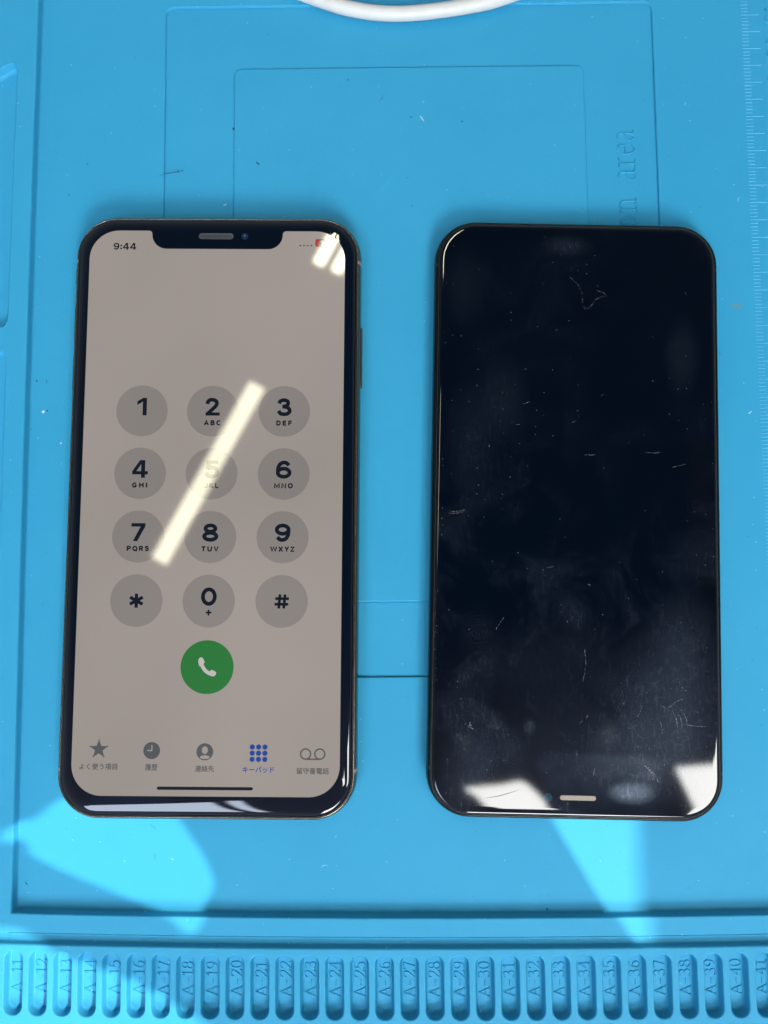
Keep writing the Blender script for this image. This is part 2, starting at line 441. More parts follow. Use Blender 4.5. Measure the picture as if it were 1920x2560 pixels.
def display(name, col, strength=1.0):
    """lit display pixels behind glossy cover glass"""
    m, N, L, P = new_mat(name)
    P.inputs['Base Color'].default_value = (0.004, 0.005, 0.006, 1)
    P.inputs['Roughness'].default_value = 0.03
    v = mapped(N, L)
    w = N.new('ShaderNodeTexWave'); w.bands_direction = 'X'; w.inputs['Scale'].default_value = 0.62; w.inputs['Distortion'].default_value = 0.5
    L.new(v, w.inputs['Vector'])
    nz = N.new('ShaderNodeTexNoise'); nz.inputs['Scale'].default_value = 0.014; nz.inputs['Detail'].default_value = 2; L.new(v, nz.inputs['Vector'])
    a = math_node(N, L, 'ADD', math_node(N, L, 'MULTIPLY', w.outputs['Fac'], 0.035), math_node(N, L, 'MULTIPLY', nz.outputs['Fac'], 0.42))
    s = math_node(N, L, 'MULTIPLY', math_node(N, L, 'ADD', a, 0.775), strength)
    P.inputs['Emission Color'].default_value = (*col, 1)
    L.new(s, P.inputs['Emission Strength'])
    return m

def dirty_glass(prints):
    """black cover glass with finger grease: a thin matt film over the gloss"""
    m, N, L, P = new_mat('smudged_black_glass')
    P.inputs['Base Color'].default_value = (0.0006, 0.0022, 0.0055, 1)
    P.inputs['Roughness'].default_value = 0.035
    v = mapped(N, L)
    def ramp(x, a, b, t=1.0):
        r = N.new('ShaderNodeMapRange'); r.interpolation_type = 'SMOOTHSTEP'
        r.inputs['From Min'].default_value = a; r.inputs['From Max'].default_value = b; r.inputs['To Max'].default_value = t
        L.new(x, r.inputs['Value']); return r.outputs[0]
    n1 = N.new('ShaderNodeTexNoise'); n1.inputs['Scale'].default_value = 0.055; n1.inputs['Detail'].default_value = 6; n1.inputs['Roughness'].default_value = 0.6; n1.inputs['Distortion'].default_value = 0.6
    L.new(v, n1.inputs['Vector'])
    patches = ramp(n1.outputs['Fac'], 0.46, 0.72)
    n2 = N.new('ShaderNodeTexNoise'); n2.inputs['Scale'].default_value = 1.0; n2.inputs['Detail'].default_value = 4; n2.inputs['Distortion'].default_value = 0.8
    L.new(mapped(N, L, (1300, 300, 1000), 0.35), n2.inputs['Vector'])
    streaks = ramp(n2.outputs['Fac'], 0.5, 0.75)
    n3 = N.new('ShaderNodeTexNoise'); n3.inputs['Scale'].default_value = 1.0; n3.inputs['Detail'].default_value = 4; n3.inputs['Distortion'].default_value = 1.2
    L.new(mapped(N, L, (500, 900, 1000), -0.9), n3.inputs['Vector'])
    streaks2 = ramp(n3.outputs['Fac'], 0.52, 0.78)
    n4 = N.new('ShaderNodeTexNoise'); n4.inputs['Scale'].default_value = 3.5; n4.inputs['Detail'].default_value = 3; L.new(v, n4.inputs['Vector'])
    grain = ramp(n4.outputs['Fac'], 0.45, 0.7)
    # the lower half of the glass has been handled most: local +y is the end nearest the viewer
    sep = N.new('ShaderNodeSeparateXYZ'); L.new(v, sep.inputs[0])
    handled = ramp(sep.outputs['Y'], -30.0, 62.0)
    handled = math_node(N, L, 'ADD', math_node(N, L, 'MULTIPLY', handled, 0.85), 0.16)
    film = math_node(N, L, 'MULTIPLY', patches, math_node(N, L, 'ADD', math_node(N, L, 'MULTIPLY', math_node(N, L, 'ADD', streaks, math_node(N, L, 'MULTIPLY', streaks2, 0.5)), 0.30), math_node(N, L, 'ADD', math_node(N, L, 'MULTIPLY', grain, 0.15), 0.16)))
    total = math_node(N, L, 'MULTIPLY', film, handled)
    dn = N.new('ShaderNodeTexNoise'); dn.inputs['Scale'].default_value = 0.12; dn.inputs['Detail'].default_value = 3; L.new(v, dn.inputs['Vector'])
    for i, (x, y) in enumerate(prints):
        r = 4.2 + 2.2 * ((i * 37) % 10) / 10
        s = N.new('ShaderNodeVectorMath'); s.operation = 'SUBTRACT'; L.new(v, s.inputs[0]); s.inputs[1].default_value = (x, y, 8.0)
        s2 = N.new('ShaderNodeVectorMath'); s2.operation = 'MULTIPLY'; L.new(s.outputs[0], s2.inputs[0]); s2.inputs[1].default_value = (1.0 + 0.4 * (i % 2), 0.85, 1)
        ln = N.new('ShaderNodeVectorMath'); ln.operation = 'LENGTH'; L.new(s2.outputs[0], ln.inputs[0])
        ph = math_node(N, L, 'ADD', math_node(N, L, 'MULTIPLY', ln.outputs['Value'], 2 * math.pi / 0.62), math_node(N, L, 'MULTIPLY', dn.outputs['Fac'], 46.0))
        ridge = math_node(N, L, 'ADD', math_node(N, L, 'MULTIPLY', math_node(N, L, 'SINE', ph), 0.5), 0.5)
        fall = ramp(math_node(N, L, 'ADD', ln.outputs['Value'], math_node(N, L, 'MULTIPLY', n1.outputs['Fac'], 4.0)), r + 3.5, r - 3.5, 0.17)
        pr = math_node(N, L, 'MULTIPLY', math_node(N, L, 'MULTIPLY', ridge, fall), handled)
        total = math_node(N, L, 'ADD', total, pr)
    for x, y, rx, ry, k in ((-14.0, 71.6, 6.5, 3.0, 2.2), (-25, 50, 16, 24, 0.80), (-16, 62, 18, 13, 0.50), (-8.2, 57.5, 3.2, 3.2, 0.5), (12, 55.6, 2.0, 2.4, 0.5), (29, 72, 8, 8, 0.4), (5, 40, 24, 12, 0.16), (26, 62, 10, 13, 0.36), (0, 62, 26, 16, 0.25), (-27, 30, 9, 12, 0.3), (20, -30, 8, 14, 0.2), (3, -72, 8, 3.5, 0.35), (-28, -42, 5, 12, 0.20), (28, -20, 8, 16, 0.16), (30, -60, 7, 12, 0.14)):
        s = N.new('ShaderNodeVectorMath'); s.operation = 'SUBTRACT'; L.new(v, s.inputs[0]); s.inputs[1].default_value = (x, y, 8.0)
        s2 = N.new('ShaderNodeVectorMath'); s2.operation = 'MULTIPLY'; L.new(s.outputs[0], s2.inputs[0]); s2.inputs[1].default_value = (1 / rx, 1 / ry, 0)
        ln = N.new('ShaderNodeVectorMath'); ln.operation = 'LENGTH'; L.new(s2.outputs[0], ln.inputs[0])
        f = ramp(math_node(N, L, 'ADD', ln.outputs['Value'], math_node(N, L, 'MULTIPLY', n1.outputs['Fac'], 0.9)), 1.6, 0.6, k)
        f = math_node(N, L, 'MULTIPLY', f, math_node(N, L, 'ADD', math_node(N, L, 'MULTIPLY', math_node(N, L, 'ADD', streaks, streaks2), 0.35), 0.42))
        total = math_node(N, L, 'ADD', total, f)
    vo = N.new('ShaderNodeTexVoronoi'); vo.inputs['Scale'].default_value = 0.45; vo.voronoi_dimensions = '2D'; L.new(v, vo.inputs['Vector'])
    sp = N.new('ShaderNodeSeparateColor'); L.new(vo.outputs['Color'], sp.inputs[0])
    speck = math_node(N, L, 'MULTIPLY', math_node(N, L, 'LESS_THAN', vo.outputs['Distance'], math_node(N, L, 'MULTIPLY', sp.outputs[1], 0.07)), math_node(N, L, 'GREATER_THAN', sp.outputs[0], math_node(N, L, 'ADD', math_node(N, L, 'MULTIPLY', n1.outputs['Fac'], -1.6), 1.72)))
    total = math_node(N, L, 'ADD', math_node(N, L, 'MULTIPLY', total, 0.17, clamp=True), math_node(N, L, 'MULTIPLY', speck, 0.25), clamp=True)
    film_bsdf = N.new('ShaderNodeBsdfPrincipled')
    film_bsdf.inputs['Base Color'].default_value = (0.20, 0.27, 0.38, 1)
    film_bsdf.inputs['Roughness'].default_value = 0.38
    mix = N.new('ShaderNodeMixShader')
    L.new(total, mix.inputs[0]); L.new(P.outputs[0], mix.inputs[1]); L.new(film_bsdf.outputs[0], mix.inputs[2])
    L.new(mix.outputs[0], N['Material Output'].inputs[0])
    return m

def emitter(name, col, strength):
    m = bpy.data.materials.new(name); m.use_nodes = True
    N, L = m.node_tree.nodes, m.node_tree.links
    N.clear()
    o = N.new('ShaderNodeOutputMaterial'); em = N.new('ShaderNodeEmission')
    em.inputs[0].default_value = (*col, 1); em.inputs[1].default_value = strength
    L.new(em.outputs[0], o.inputs[0])
    return m

M = {}
M['mat'] = silicone()
M['glass'] = simple('black_cover_glass', (0.0015, 0.004, 0.009), 0.03)
M['gold'] = simple('champagne_steel', (0.20, 0.175, 0.135), 0.25, 1.0, noise=0.08, scale=0.8)
M['dark_steel'] = simple('graphite_steel', (0.028, 0.030, 0.028), 0.25, 1.0, noise=0.15, scale=1.2)
M['gasket'] = simple('black_gasket', (0.006, 0.007, 0.008), 0.5)
M['plastic_line'] = simple('antenna_plastic', (0.22, 0.19, 0.16), 0.5)
M['back'] = simple('back_glass', (0.5, 0.42, 0.33), 0.2)
M['cable'] = simple('white_cable_jacket', (0.60, 0.61, 0.58), 0.45, noise=0.08, scale=0.25)
M['mesh_dark'] = simple('grille_mesh_dark', (0.055, 0.065, 0.075), 0.45, 0.6, noise=0.9, scale=6)
M['mesh_rim'] = simple('grille_rim', (0.11, 0.13, 0.16), 0.3, 0.8)
M['mesh_tan'] = simple('grille_mesh_tan', (0.18, 0.16, 0.135), 0.7, spec=0.1, noise=0.5, scale=7)
M['lens'] = simple('front_lens', (0.010, 0.022, 0.050), 0.05)
M['lens_teal'] = simple('front_lens_teal', (0.008, 0.040, 0.065), 0.035)
M['lens_glint'] = simple('lens_glint', (0.10, 0.22, 0.36), 0.2)
M['screen'] = display('display_background', (0.330, 0.290, 0.262))
M['key'] = display('display_key', (0.238, 0.213, 0.199))
M['ink'] = display('display_black', (0.003, 0.006, 0.011))
M['green'] = display('display_green', (0.022, 0.170, 0.034))
M['white_px'] = display('display_white', (0.50, 0.46, 0.44))
M['blue_px'] = display('display_blue', (0.012, 0.055, 0.29))
M['grey_px'] = display('display_grey', (0.085, 0.092, 0.096))
M['red_px'] = display('display_red', (0.36, 0.020, 0.022))
M['scratch'] = simple('scratch_white', (0.27, 0.29, 0.31), 0.7, spec=0.1)
M['residue'] = simple('dried_residue', (0.045, 0.05, 0.055), 0.7, spec=0.08, noise=0.7, scale=1.5)
def ragged(mat, scale, lo, hi):
    N, L = mat.node_tree.nodes, mat.node_tree.links
    nz = N.new('ShaderNodeTexNoise'); nz.inputs['Scale'].default_value = scale; nz.inputs['Detail'].default_value = 5
    L.new(mapped(N, L), nz.inputs['Vector'])
    r = N.new('ShaderNodeMapRange'); r.inputs['From Min'].default_value = lo; r.inputs['From Max'].default_value = hi
    L.new(nz.outputs['Fac'], r.inputs['Value'])
    tr = N.new('ShaderNodeBsdfTransparent'); mx = N.new('ShaderNodeMixShader')
    L.new(r.outputs[0], mx.inputs[0]); L.new(tr.outputs[0], mx.inputs[1]); L.new(N['Principled BSDF'].outputs[0], mx.inputs[2])
    L.new(mx.outputs[0], N['Material Output'].inputs[0])
ragged(M['residue'], 1.1, 0.38, 0.75)
ragged(M['scratch'], 2.0, 0.30, 0.70)
M['dark_mark'] = simple('dark_scratch', (0.05, 0.06, 0.06), 0.4)
M['worn'] = simple('worn_tick_tops', (0.065, 0.39, 0.61), 0.5)
M['dirt'] = simple('dark_dirt', (0.010, 0.040, 0.055), 0.8)
M['lint'] = simple('pale_lint', (0.55, 0.72, 0.80), 0.8)
M['gobo'] = simple('gobo_matt', (0.10, 0.10, 0.11), 0.9)  # for the added panels that cut the sunbeam
M['sky_bright'] = emitter('bright_sky', (1.0, 1.0, 0.97), 23.0)
M['sky_far'] = emitter('far_sky', (0.96, 0.98, 1.0), 35.0)
M['sky_left'] = emitter('pale_sky', (0.70, 0.80, 1.0), 15.0)

# ------------------------------------------------------------------ the room's windows, above and behind the viewer
def slab(name, pts, z, mat, th=4):
    b = MB()
    n = len(pts)
    b.flat(z + th, pts)
    low = [(x, y, z) for x, y in pts]
    b.face(low[::-1])
    for i in range(n):
        x0, y0 = pts[i]; x1, y1 = pts[(i + 1) % n]
        b.face([(x0, y0, z), (x1, y1, z), (x1, y1, z + th), (x0, y0, z + th)])
    return tag(b.build(name, mat), kind='structure')
slab('skylight', [(810.6, -566.5), (866, -690), (905, -1000), (1300, -1000), (1300, -533)], 2000, M['sky_bright'])
slab('skylight', [(150, -1950), (150, -3600), (1100, -3600), (1100, -1950)], 2000, M['sky_far'])
slab('skylight', [(212.9, -617.3), (321.9, -608.8), (370.5, -599.3), (392.2, -608.5), (422, -636.7), (440, -657.3), (450, -684), (478, -760), (320, -760), (282.5, -680.4), (251.3, -643.1)], 2000, M['sky_bright'])
slab('skylight', [(-503, -745), (-503, -1700), (-1300, -1700), (-1300, -1350), (-950, -1000)], 2000, M['sky_left'])
slab('skylight', [(-459, -700), (-415, -690), (-415, -1700), (-459, -1700)], 2000, M['sky_left'])

# the blind is an added, unseen panel; its openings shape the sun patches
def beam_point(p, g):
    """where the ray from floor point p to the sun crosses the plane at distance g from the bench"""
    P = Vector((p[0], p[1], 0)); V = SUN_POS - P
    t = (g - (P - PATCH).dot(SUN_DIR)) / V.dot(SUN_DIR)
    return P + V * t
BU = Vector((0, 1, 0)) - SUN_DIR * SUN_DIR.y; BU.normalize()
BV = SUN_DIR.cross(BU)
def gobo(name, outer, holes, g, label):
    C = PATCH + SUN_DIR * g
    def uv(p):
        q = beam_point(p, g) - C
        return (q.dot(BU), q.dot(BV))
    def xyz(u, v, w): return tuple(C + BU * u + BV * v + SUN_DIR * w)
    lo = [[uv(p) for p in l] for l in [outer] + holes]
    b = MB()
    b.flat(0, lo[0], lo[1:]); b.flat(3, lo[0], lo[1:])
    for l in lo:
        b.rows([[(u, v, 0) for u, v in l], [(u, v, 3) for u, v in l]], smooth=False)
    b.v = [xyz(*p) for p in b.v]
    o = b.build(name, M['gobo'])
    return tag(o, label, 'gobo')
GAP_A = catmull([(-102, -69.6), (-102, -66.5), (-97.1, -65.0), (-92.5, -64.3), (-88, -60.5), (-80, -56.5), (-71, -54), (-64, -55), (-58.6, -60), (-53.3, -67.25), (-48.4, -74.35), (-45.65, -80.82), (-47.0, -84.5), (-51.0, -91.5), (-54.5, -92.0), (-59.76, -88.0), (-75.53, -81.7), (-92.6, -74.2), (-94.4, -71.0), (-97.5, -69.4), (-102, -69.6)], 4)[:-1]
GAP_B = [(38.5, -58.4), (33.0, -49.2), (37, -47), (50, -47.5), (72, -49), (72, -97), (61.0, -95.6), (56.54, -89.29)]
GAP_C = [(-130, -90), (-101.8, -90.2), (-96.7, -90.8), (-90.4, -94.2), (-89.3, -95.5), (-81.6, -98.6), (-70.4, -102.6), (-59.1, -108), (-49, -114.2), (-40, -122), (-130, -127)]
gobo('sun_gobo', [(-200, -160), (190, -160), (190, 260), (-200, 260)], [GAP_A, GAP_B, GAP_C], 800, 'unseen added panel, a dark blind with gaps that let sun patches fall on the blue mat')
gobo('soft_edge_gobo', [(65.0, -135), (140, -135), (140, -35), (65.0, -35)], [], 1500, 'unseen dark panel added to soften a sun patch edge, between the sun and the blind')  # second added panel, further out, blurs the right side of one patch

# ------------------------------------------------------------------ the blue repair mat
def warp(x, y, z):
    """the soft mat does not lie quite straight: its lower border sags, its left border bows"""
    t = min(1.0, max(0.0, (-75 - y) / 11))
    xx = max(-150.0, min(150.0, x))
    dy = (-0.0108 * xx + 1.1e-4 * xx * xx) * t
    dx = 0.0
    if x < -80: dx = 3.2e-5 * max(0.0, min(200.0, y) + 20) ** 2
    return (x + dx, y + dy, z)

repair_mat = empty('repair_mat')
tag(repair_mat, 'blue silicone repair mat with raised rims, ruler edge and numbered slots', 'mat')
xs = lambda a, b, st: [a + (b - a) * i / max(1, round((b - a) / st)) for i in range(max(1, round((b - a) / st)) + 1)]
XR, YT, XL, YB = 300.0, 300.0, -300.0, -260.0
mb = MB(); mb.bend = warp
OUT = (-61.0, 77.1, -28.62, 160.1); INN = (-41.4, 57.1, -8.58, 141.4)
ZC = -0.55                                   # sunk channel between the two frames
# main floor
border = [(-96.6, y) for y in xs(-88.7, YT, 12)[::-1]] + [(x, -88.7) for x in xs(-96.6, XR, 5)[1:]] + [(XR, YT)]
mb.flat(0, border, [rrect(*OUT, 2.6, inset=-0.22)])
mb.rows([[(*p, z) for p in rrect(*OUT, 2.6, inset=i)] for i, z in ((-0.22, 0), (-0.1, -0.03), (0, -0.14), (0.04, ZC - 0.05), (0.10, ZC - 0.16), (0.20, ZC - 0.16), (0.27, ZC - 0.04), (0.36, ZC))])
mb.flat(ZC, rrect(*OUT, 2.6, inset=0.36), [rrect(*INN, 2.0, inset=-0.38)])
mb.rows([[(*p, z) for p in rrect(*INN, 2.0, inset=i)] for i, z in ((-0.38, ZC), (-0.28, ZC - 0.04), (-0.20, ZC - 0.14), (-0.10, ZC - 0.14), (-0.03, ZC), (0, ZC + 0.36), (0.10, ZC + 0.47), (0.22, ZC + 0.50))])
# inner plateau, with the shallow dents left by tools
ZP = ZC + 0.50
DENTS = [(-29.5, 118, 5.0, 1.6, 40, -0.10), (-22.5, 111, 3.6, 1.3, 52, 0.10), (-18.0, 104.5, 5.5, 1.5, 60, 0.15), (-17.5, 100, 4.0, 2.0, 70, -0.12), (0.6, 107.5, 4.2, 1.1, 48, 0.16), (2.0, 105.5, 3.2, 1.3, 45, -0.12), (-8, 97.5, 6, 1.4, 30, 0.06)]
def dent(x, y):
    d = 0
    for cx, cy, a, b, ang, h in DENTS:
        c, s = math.cos(math.radians(ang)), math.sin(math.radians(ang))
        u, v = (x - cx) * c + (y - cy) * s, -(x - cx) * s + (y - cy) * c
        d += h * math.exp(-(u / a) ** 2 - (v / b) ** 2)
    return d
px, py = xs(-38, 20, 0.7), xs(85, 130, 0.7)
frame_pts = [(x, py[0]) for x in px] + [(px[-1], y) for y in py[1:]] + [(x, py[-1]) for x in px[::-1][1:]] + [(px[0], y) for y in py[::-1][1:-1]]
mb.flat(ZP, rrect(*INN, 2.0, inset=0.22), [frame_pts])
mb.rows([[(x, y, ZP + dent(x, y)) for x in px] for y in py], closed=False)
# inner wall round the floor: left side then bottom
prof = [(-.3, 0), (-.12, .03), (0, .14), (.08, .5), (.15, 1.2), (.22, 2.0), (.3, 2.34), (.42, 2.46), (.6, 2.5)]
rows = []
for d, z in prof:
    dl = d if d < 0 else d * 1.35
    lin = lambda a, c, n: [a + (c - a) * i / n for i in range(n + 1)]
    rows.append([(-96.9 - dl, y, z) for y in lin(-89 - d, YT, 32)[::-1]] + [(x, -89 - d, z) for x in lin(-96.9 - dl, XR, 80)[1:]])
mb.rows(rows, closed=False)
# the strip under the wall, its small ridge, and the second wall
XRIM = -96.9 - 0.6 * 1.35
sx = xs(XRIM, XR, 5)
for (y0, z0), (y1, z1) in zip([(-89.6, 2.5), (-93.9, 2.5), (-94.05, 2.62), (-94.2, 2.62), (-94.35, 2.42)], [(-93.9, 2.5), (-94.05, 2.62), (-94.2, 2.62), (-94.35, 2.42), (-95.6, 2.42)]):
    mb.rows([[(x, y0, z0) for x in sx], [(x, y1, z1) for x in sx]], closed=False, smooth=False, flip=True)
sx2 = xs(XL, XR, 5)
mb.rows([[(x, y, z) for x in sx2] for y, z in ((-95.6, 2.42), (-95.8, 2.46), (-95.92, 2.7), (-96.02, 3.3), (-96.1, 3.75), (-96.25, 3.94), (-96.5, 4.0))], closed=False, flip=True)
# left rim with its tray openings
T1 = [(-101.9, 300.0), (-101.9, 151.0), (-102.6, 149.2), (-108.0, 145.6), (-125, 140), (-125, 300)]
T2c = [(-102.2, 139.8), (-102.6, 141.4), (-103.4, 142.2), (-104.6, 142.2), (-109, 139.6), (-125, 131), (-125, 66.4), (-106, 66.4), (-103.6, 66.9), (-102.7, 68.2), (-102.45, 70)]
T3 = [(-102.55, 56.6), (-102.9, 59.2), (-103.8, 60.8), (-105.2, 61.3), (-125, 61.3), (-125, -40), (-106, -40), (-103.4, -39), (-102.6, -37)]
def grow(poly, d):
    """offset a closed polygon inwards by d"""
    n = len(poly); ar = sum(poly[i][0] * poly[(i + 1) % n][1] - poly[(i + 1) % n][0] * poly[i][1] for i in range(n))
    sg = 1 if ar > 0 else -1
    out = []
    for i in range(n):
        a, p, b = poly[i - 1], poly[i], poly[(i + 1) % n]
        e1 = Vector((p[0] - a[0], p[1] - a[1])).normalized(); e2 = Vector((b[0] - p[0], b[1] - p[1])).normalized()
        n1 = Vector((-e1.y, e1.x)) * sg; n2 = Vector((-e2.y, e2.x)) * sg
        bi = (n1 + n2); bi /= max(0.3, bi.dot(n1) if bi.length else 1)
        out.append((p[0] + bi.x * d, p[1] + bi.y * d))
    return out
def dense(poly, st=3.0):
    out = []
    for i in range(len(poly)):
        a, b = poly[i], poly[(i + 1) % len(poly)]
        k = max(1, int(math.hypot(b[0] - a[0], b[1] - a[1]) / st))
        out += [(a[0] + (b[0] - a[0]) * j / k, a[1] + (b[1] - a[1]) * j / k) for j in range(k)]
    return out
trays = [T1, T2c, T3]
rim = [(XRIM, y) for y in xs(-89.6, YT, 12)[::-1]] + [(XRIM, -93.9), (XRIM, -95.6)] + [(x, -95.6) for x in xs(XL, XRIM, 5)[::-1][1:]] + [(XL, YT)]
mb.flat(2.5, rim, [dense(t, 8) for t in trays if t is not T1])
# slot panel
SX = [-89.32 + 6.349 * (n - 12) - 0.0046 * (n - 12) * (40 - n) - 0.1 for n in range(11, 42)]
SYT, SYB, SHW = -97.75, -113.55, 2.42
slot_loop = lambda x, i: rrect(x - SHW, x + SHW, SYB, SYT, 2.25, 7, i, 3)
panel = [(x, -96.5) for x in sx2[::-1]] + [(XL, YB)] + [(x, YB) for x in sx2[1:]]
mb.flat(4.0, panel, [slot_loop(x, -0.18) for x in SX])
# outer edge of the sheet
mb.face([(XR, YT, 0), (XR, YT, -3), (XL, YT, -3), (XL, YT, 2.5)])
mb.face([(XR, YB, 4), (XR, YB, -3), (XR, YT, -3), (XR, YT, 0), (XR, -89, 0), (XR, -95, 2.5), (XR, -96.5, 4)])
mb.face([(XL, YT, 2.5), (XL, YT, -3), (XL, YB, -3), (XL, YB, 4)])
mb.face([(XL, YB, 4), (XL, YB, -3), (XR, YB, -3), (XR, YB, 4)])
mb.face([(XL, YB, -3), (XL, YT, -3), (XR, YT, -3), (XR, YB, -3)])
mb.build('mat_sheet', M['mat'], repair_mat, warp)

for t in trays[1:]:
    b = MB(); b.bend = warp
    base = dense(t, 8)
    b.rows([[(*p, z) for p in grow(base, d)] for d, z in ((0, 2.5), (.12, 2.42), (.25, 2.1), (.5, 0.9), (.7, 0.35), (1.1, 0.08), (1.6, 0.0))], smooth=True)
    b.flat(0.0, grow(base, 1.6))
    b.build('tray', M['mat'], repair_mat, warp)

for i, x in enumerate(SX):
    b = MB(); b.bend = warp
    b.rows([[(*p, z) for p in slot_loop(x, d)] for d, z in ((-.18, 4.0), (-.06, 3.98), (.06, 3.88), (.16, 3.6), (.32, 2.3), (.44, 1.8), (.62, 1.56), (.86, 1.5))], smooth=True)
    b.flat(1.5, slot_loop(x, .86))
    s = b.build('slot', M['mat'], repair_mat, warp)
    t = MB()
    up_text(t, 'A-%d' % (11 + i), x + 1.35, SYB + 4.6, 2.75, 0.26, 1.5, 0.22)
    t.build('slot_number', M['mat'], s, warp)

b = MB()
for k in range(-8, 240):
    y = 155.8 - k
    long = k % 5 == 0
    rib(b, [(102.28, y), (103.0, y), (107.35 if long else 104.23, y)], 0.24, 0.10, 0.0)
b.build('ruler_marking', M['worn'], repair_mat, warp)
for k in range(12):
    b = MB()
    s = str(21 - k)
    up_text(b, s, 113.0, 155.9 - 10 * k - word_len(s) * 2.0, 4.0, 0.4, 0.0, 0.28)
    b.build('ruler_number', M['mat'], repair_mat, warp)
b = MB()
word = 'Operation area'
HL, TIGHT = 7.1, 0.80
up_text(b, word, 70.9, 122.4 - (word_len(word) - 0.1) * HL * TIGHT, HL, 0.46, ZC, 0.36, tight=TIGHT)
b.build('area_lettering', M['mat'], repair_mat, warp)

# ------------------------------------------------------------------ the two phones
HW, HH, RC = 38.35, 79.15, 11.2
def ploop(inset, z, n=12, m=10):
    return [(x, y, z) for x, y in rrect(-HW, HW, -HH, HH, RC, n, inset, m)]

def phone_body(root, steel, rim_mat):
    b = MB()
    b.rows([ploop(i, z) for i, z in ((3.0, 0.35), (1.6, 0.45), (0.7, 0.95), (0.25, 1.9), (0.04, 3.1), (0, 4.2), (0.06, 5.2), (0.24, 6.1), (0.5, 6.75), (0.78, 7.1), (1.0, 7.22), (1.08, 7.1), (1.1, 6.6))])
    fr = b.build('frame', steel, root)
    b = MB()
    b.face([(x, y, 0.35) for x, y, _ in ploop(3.0, 0)][::-1])
    b.build('back_cover', M['back'], root)
    b = MB()
    b.rows([ploop(i, z) for i, z in ((1.08, 6.9), (1.14, 7.2), (1.3, 7.25), (1.42, 7.1), (1.5, 6.9))])
    b.build('gasket', M['gasket'], root)
    # rounded antenna lines across the steel band
    for (x, y) in ((1, 66.5), (1, -66.5), (-1, 66.5), (-1, -66.5)):
        b = MB()
        q = [(HW + 0.015 - i, z) for i, z in ((0.25, 1.9), (0.04, 3.1), (0, 4.2), (0.06, 5.2), (0.24, 6.1), (0.5, 6.75), (0.78, 7.1), (1.0, 7.24))]
        r = [[(x * u, y + w * 0.45, z) for u, z in q] for w in (-1, 1)]
        b.rows(r, closed=False, flip=(x < 0), smooth=True)
        b.build('antenna_line', rim_mat, root)
    return fr

def side_key(name, root, sx, y0, y1, steel):
    b = MB()
    prof = [(-0.1, 3.1), (0.28, 3.15), (0.36, 3.4), (0.36, 4.9), (0.28, 5.15), (-0.1, 5.2)]
    def ring(y, sh): return [(sx * (HW + (d if d < 0 else d * sh)), y, 4.15 + (z - 4.15) * (0.6 + 0.4 * sh)) for d, z in prof]
    b.rows([ring(y0, 0.0), ring(y0 + 0.25, 0.8), ring(y0 + 0.6, 1), ring(y1 - 0.6, 1), ring(y1 - 0.25, 0.8), ring(y1, 0.0)], closed=False, flip=(sx < 0))
    return b.build(name, steel, root)

GLASS_ROWS = ((1.5, 6.9), (1.52, 7.2), (1.62, 7.42), (1.85, 7.58), (2.2, 7.70), (2.7, 7.81), (3.3, 7.89), (3.9, 7.945), (4.5, 7.98), (5.2, 7.998), (5.8, 8.0))
FLAT_ROWS = ((1.5, 6.9), (1.5, 7.5), (1.56, 7.72), (1.7, 7.84), (1.95, 7.92), (2.3, 7.97), (2.8, 7.995), (3.4, 8.0))
def cover_glass(root, mat, rows_):
    b = MB()
    b.rows([ploop(i, z, 16, 12) for i, z in rows_])
    b.face(ploop(rows_[-1][0], 8.0, 16, 12))
    return b.build('cover_glass', mat, root)

def sensors(root, grille, rim_mat, lens, glint, r=0.9, sq=0.0):
    b = MB()
    b.flat(8.02, rrect(-5.05, 4.15, 72.35 + sq, 73.95 - sq, 0.78 - sq, 8), m=0)
    b.flat(8.03, rrect(-4.8, 3.9, 72.5 + sq, 73.66 - sq, 0.56 - sq, 8), m=1)
    b.build('earpiece', [rim_mat, grille], root)
    b = MB()
    b.flat(8.02, circle(7.23, 73.16, r, 28), m=0)
    b.flat(8.03, circle(7.15, 73.3, 0.22, 10), m=1)
    b.build('front_camera', [lens, glint], root)

# --- the lit phone on the left
lit = empty('smartphone', (-45.17, 15.95, 0), -0.0161)
tag(lit, 'smartphone with a lit dial pad on its notched display, champagne steel edge', 'smartphone', 'smartphones lying side by side on the mat')
phone_body(lit, M['gold'], M['plastic_line'])
g = cover_glass(lit, M['glass'], GLASS_ROWS)
sensors(lit, M['mesh_dark'], M['mesh_rim'], M['lens'], M['lens_glint'])
side_key('side_button', lit, 1, 33.0, 49.5, M['gold'])
side_key('volume_button', lit, -1, 45.0, 55.0, M['gold'])
side_key('volume_button', lit, -1, 31.5, 41.5, M['gold'])
side_key('mute_switch', lit, -1, 60.5, 65.5, M['gold'])

# display outline with the notch
def display_outline():
    x0, x1, y0, y1, r = -34.05, 34.0, -72.75, 74.6, 7.8
    p = []
    arc = lambda cx, cy, rr, a, c, n=12: [(cx + rr * math.cos(math.radians(a + (c - a) * i / n)), cy + rr * math.sin(math.radians(a + (c - a) * i / n))) for i in range(n + 1)]
    p += arc(x1 - r, y0 + r, r, -90, 0) + arc(x1 - r, y1 - r, r, 0, 90)
    nl, nr, nb = -17.5, 17.35, 69.65
    p += arc(nr + 0.9, y1 - 0.9, 0.9, 90, 180, 6)
    p += arc(nr - 3.9, nb + 3.9, 3.9, 0, -90, 10)
    p += arc(nl + 3.9, nb + 3.9, 3.9, -90, -180, 10)
    p += arc(nl - 0.9, y1 - 0.9, 0.9, 0, 90, 6)
    p += arc(x0 + r, y1 - r, r, 90, 180) + arc(x0 + r, y0 + r, r, 180, 270)
    return p
b = MB()
b.flat(8.03, display_outline())
screen = b.build('screen', M['screen'], lit)

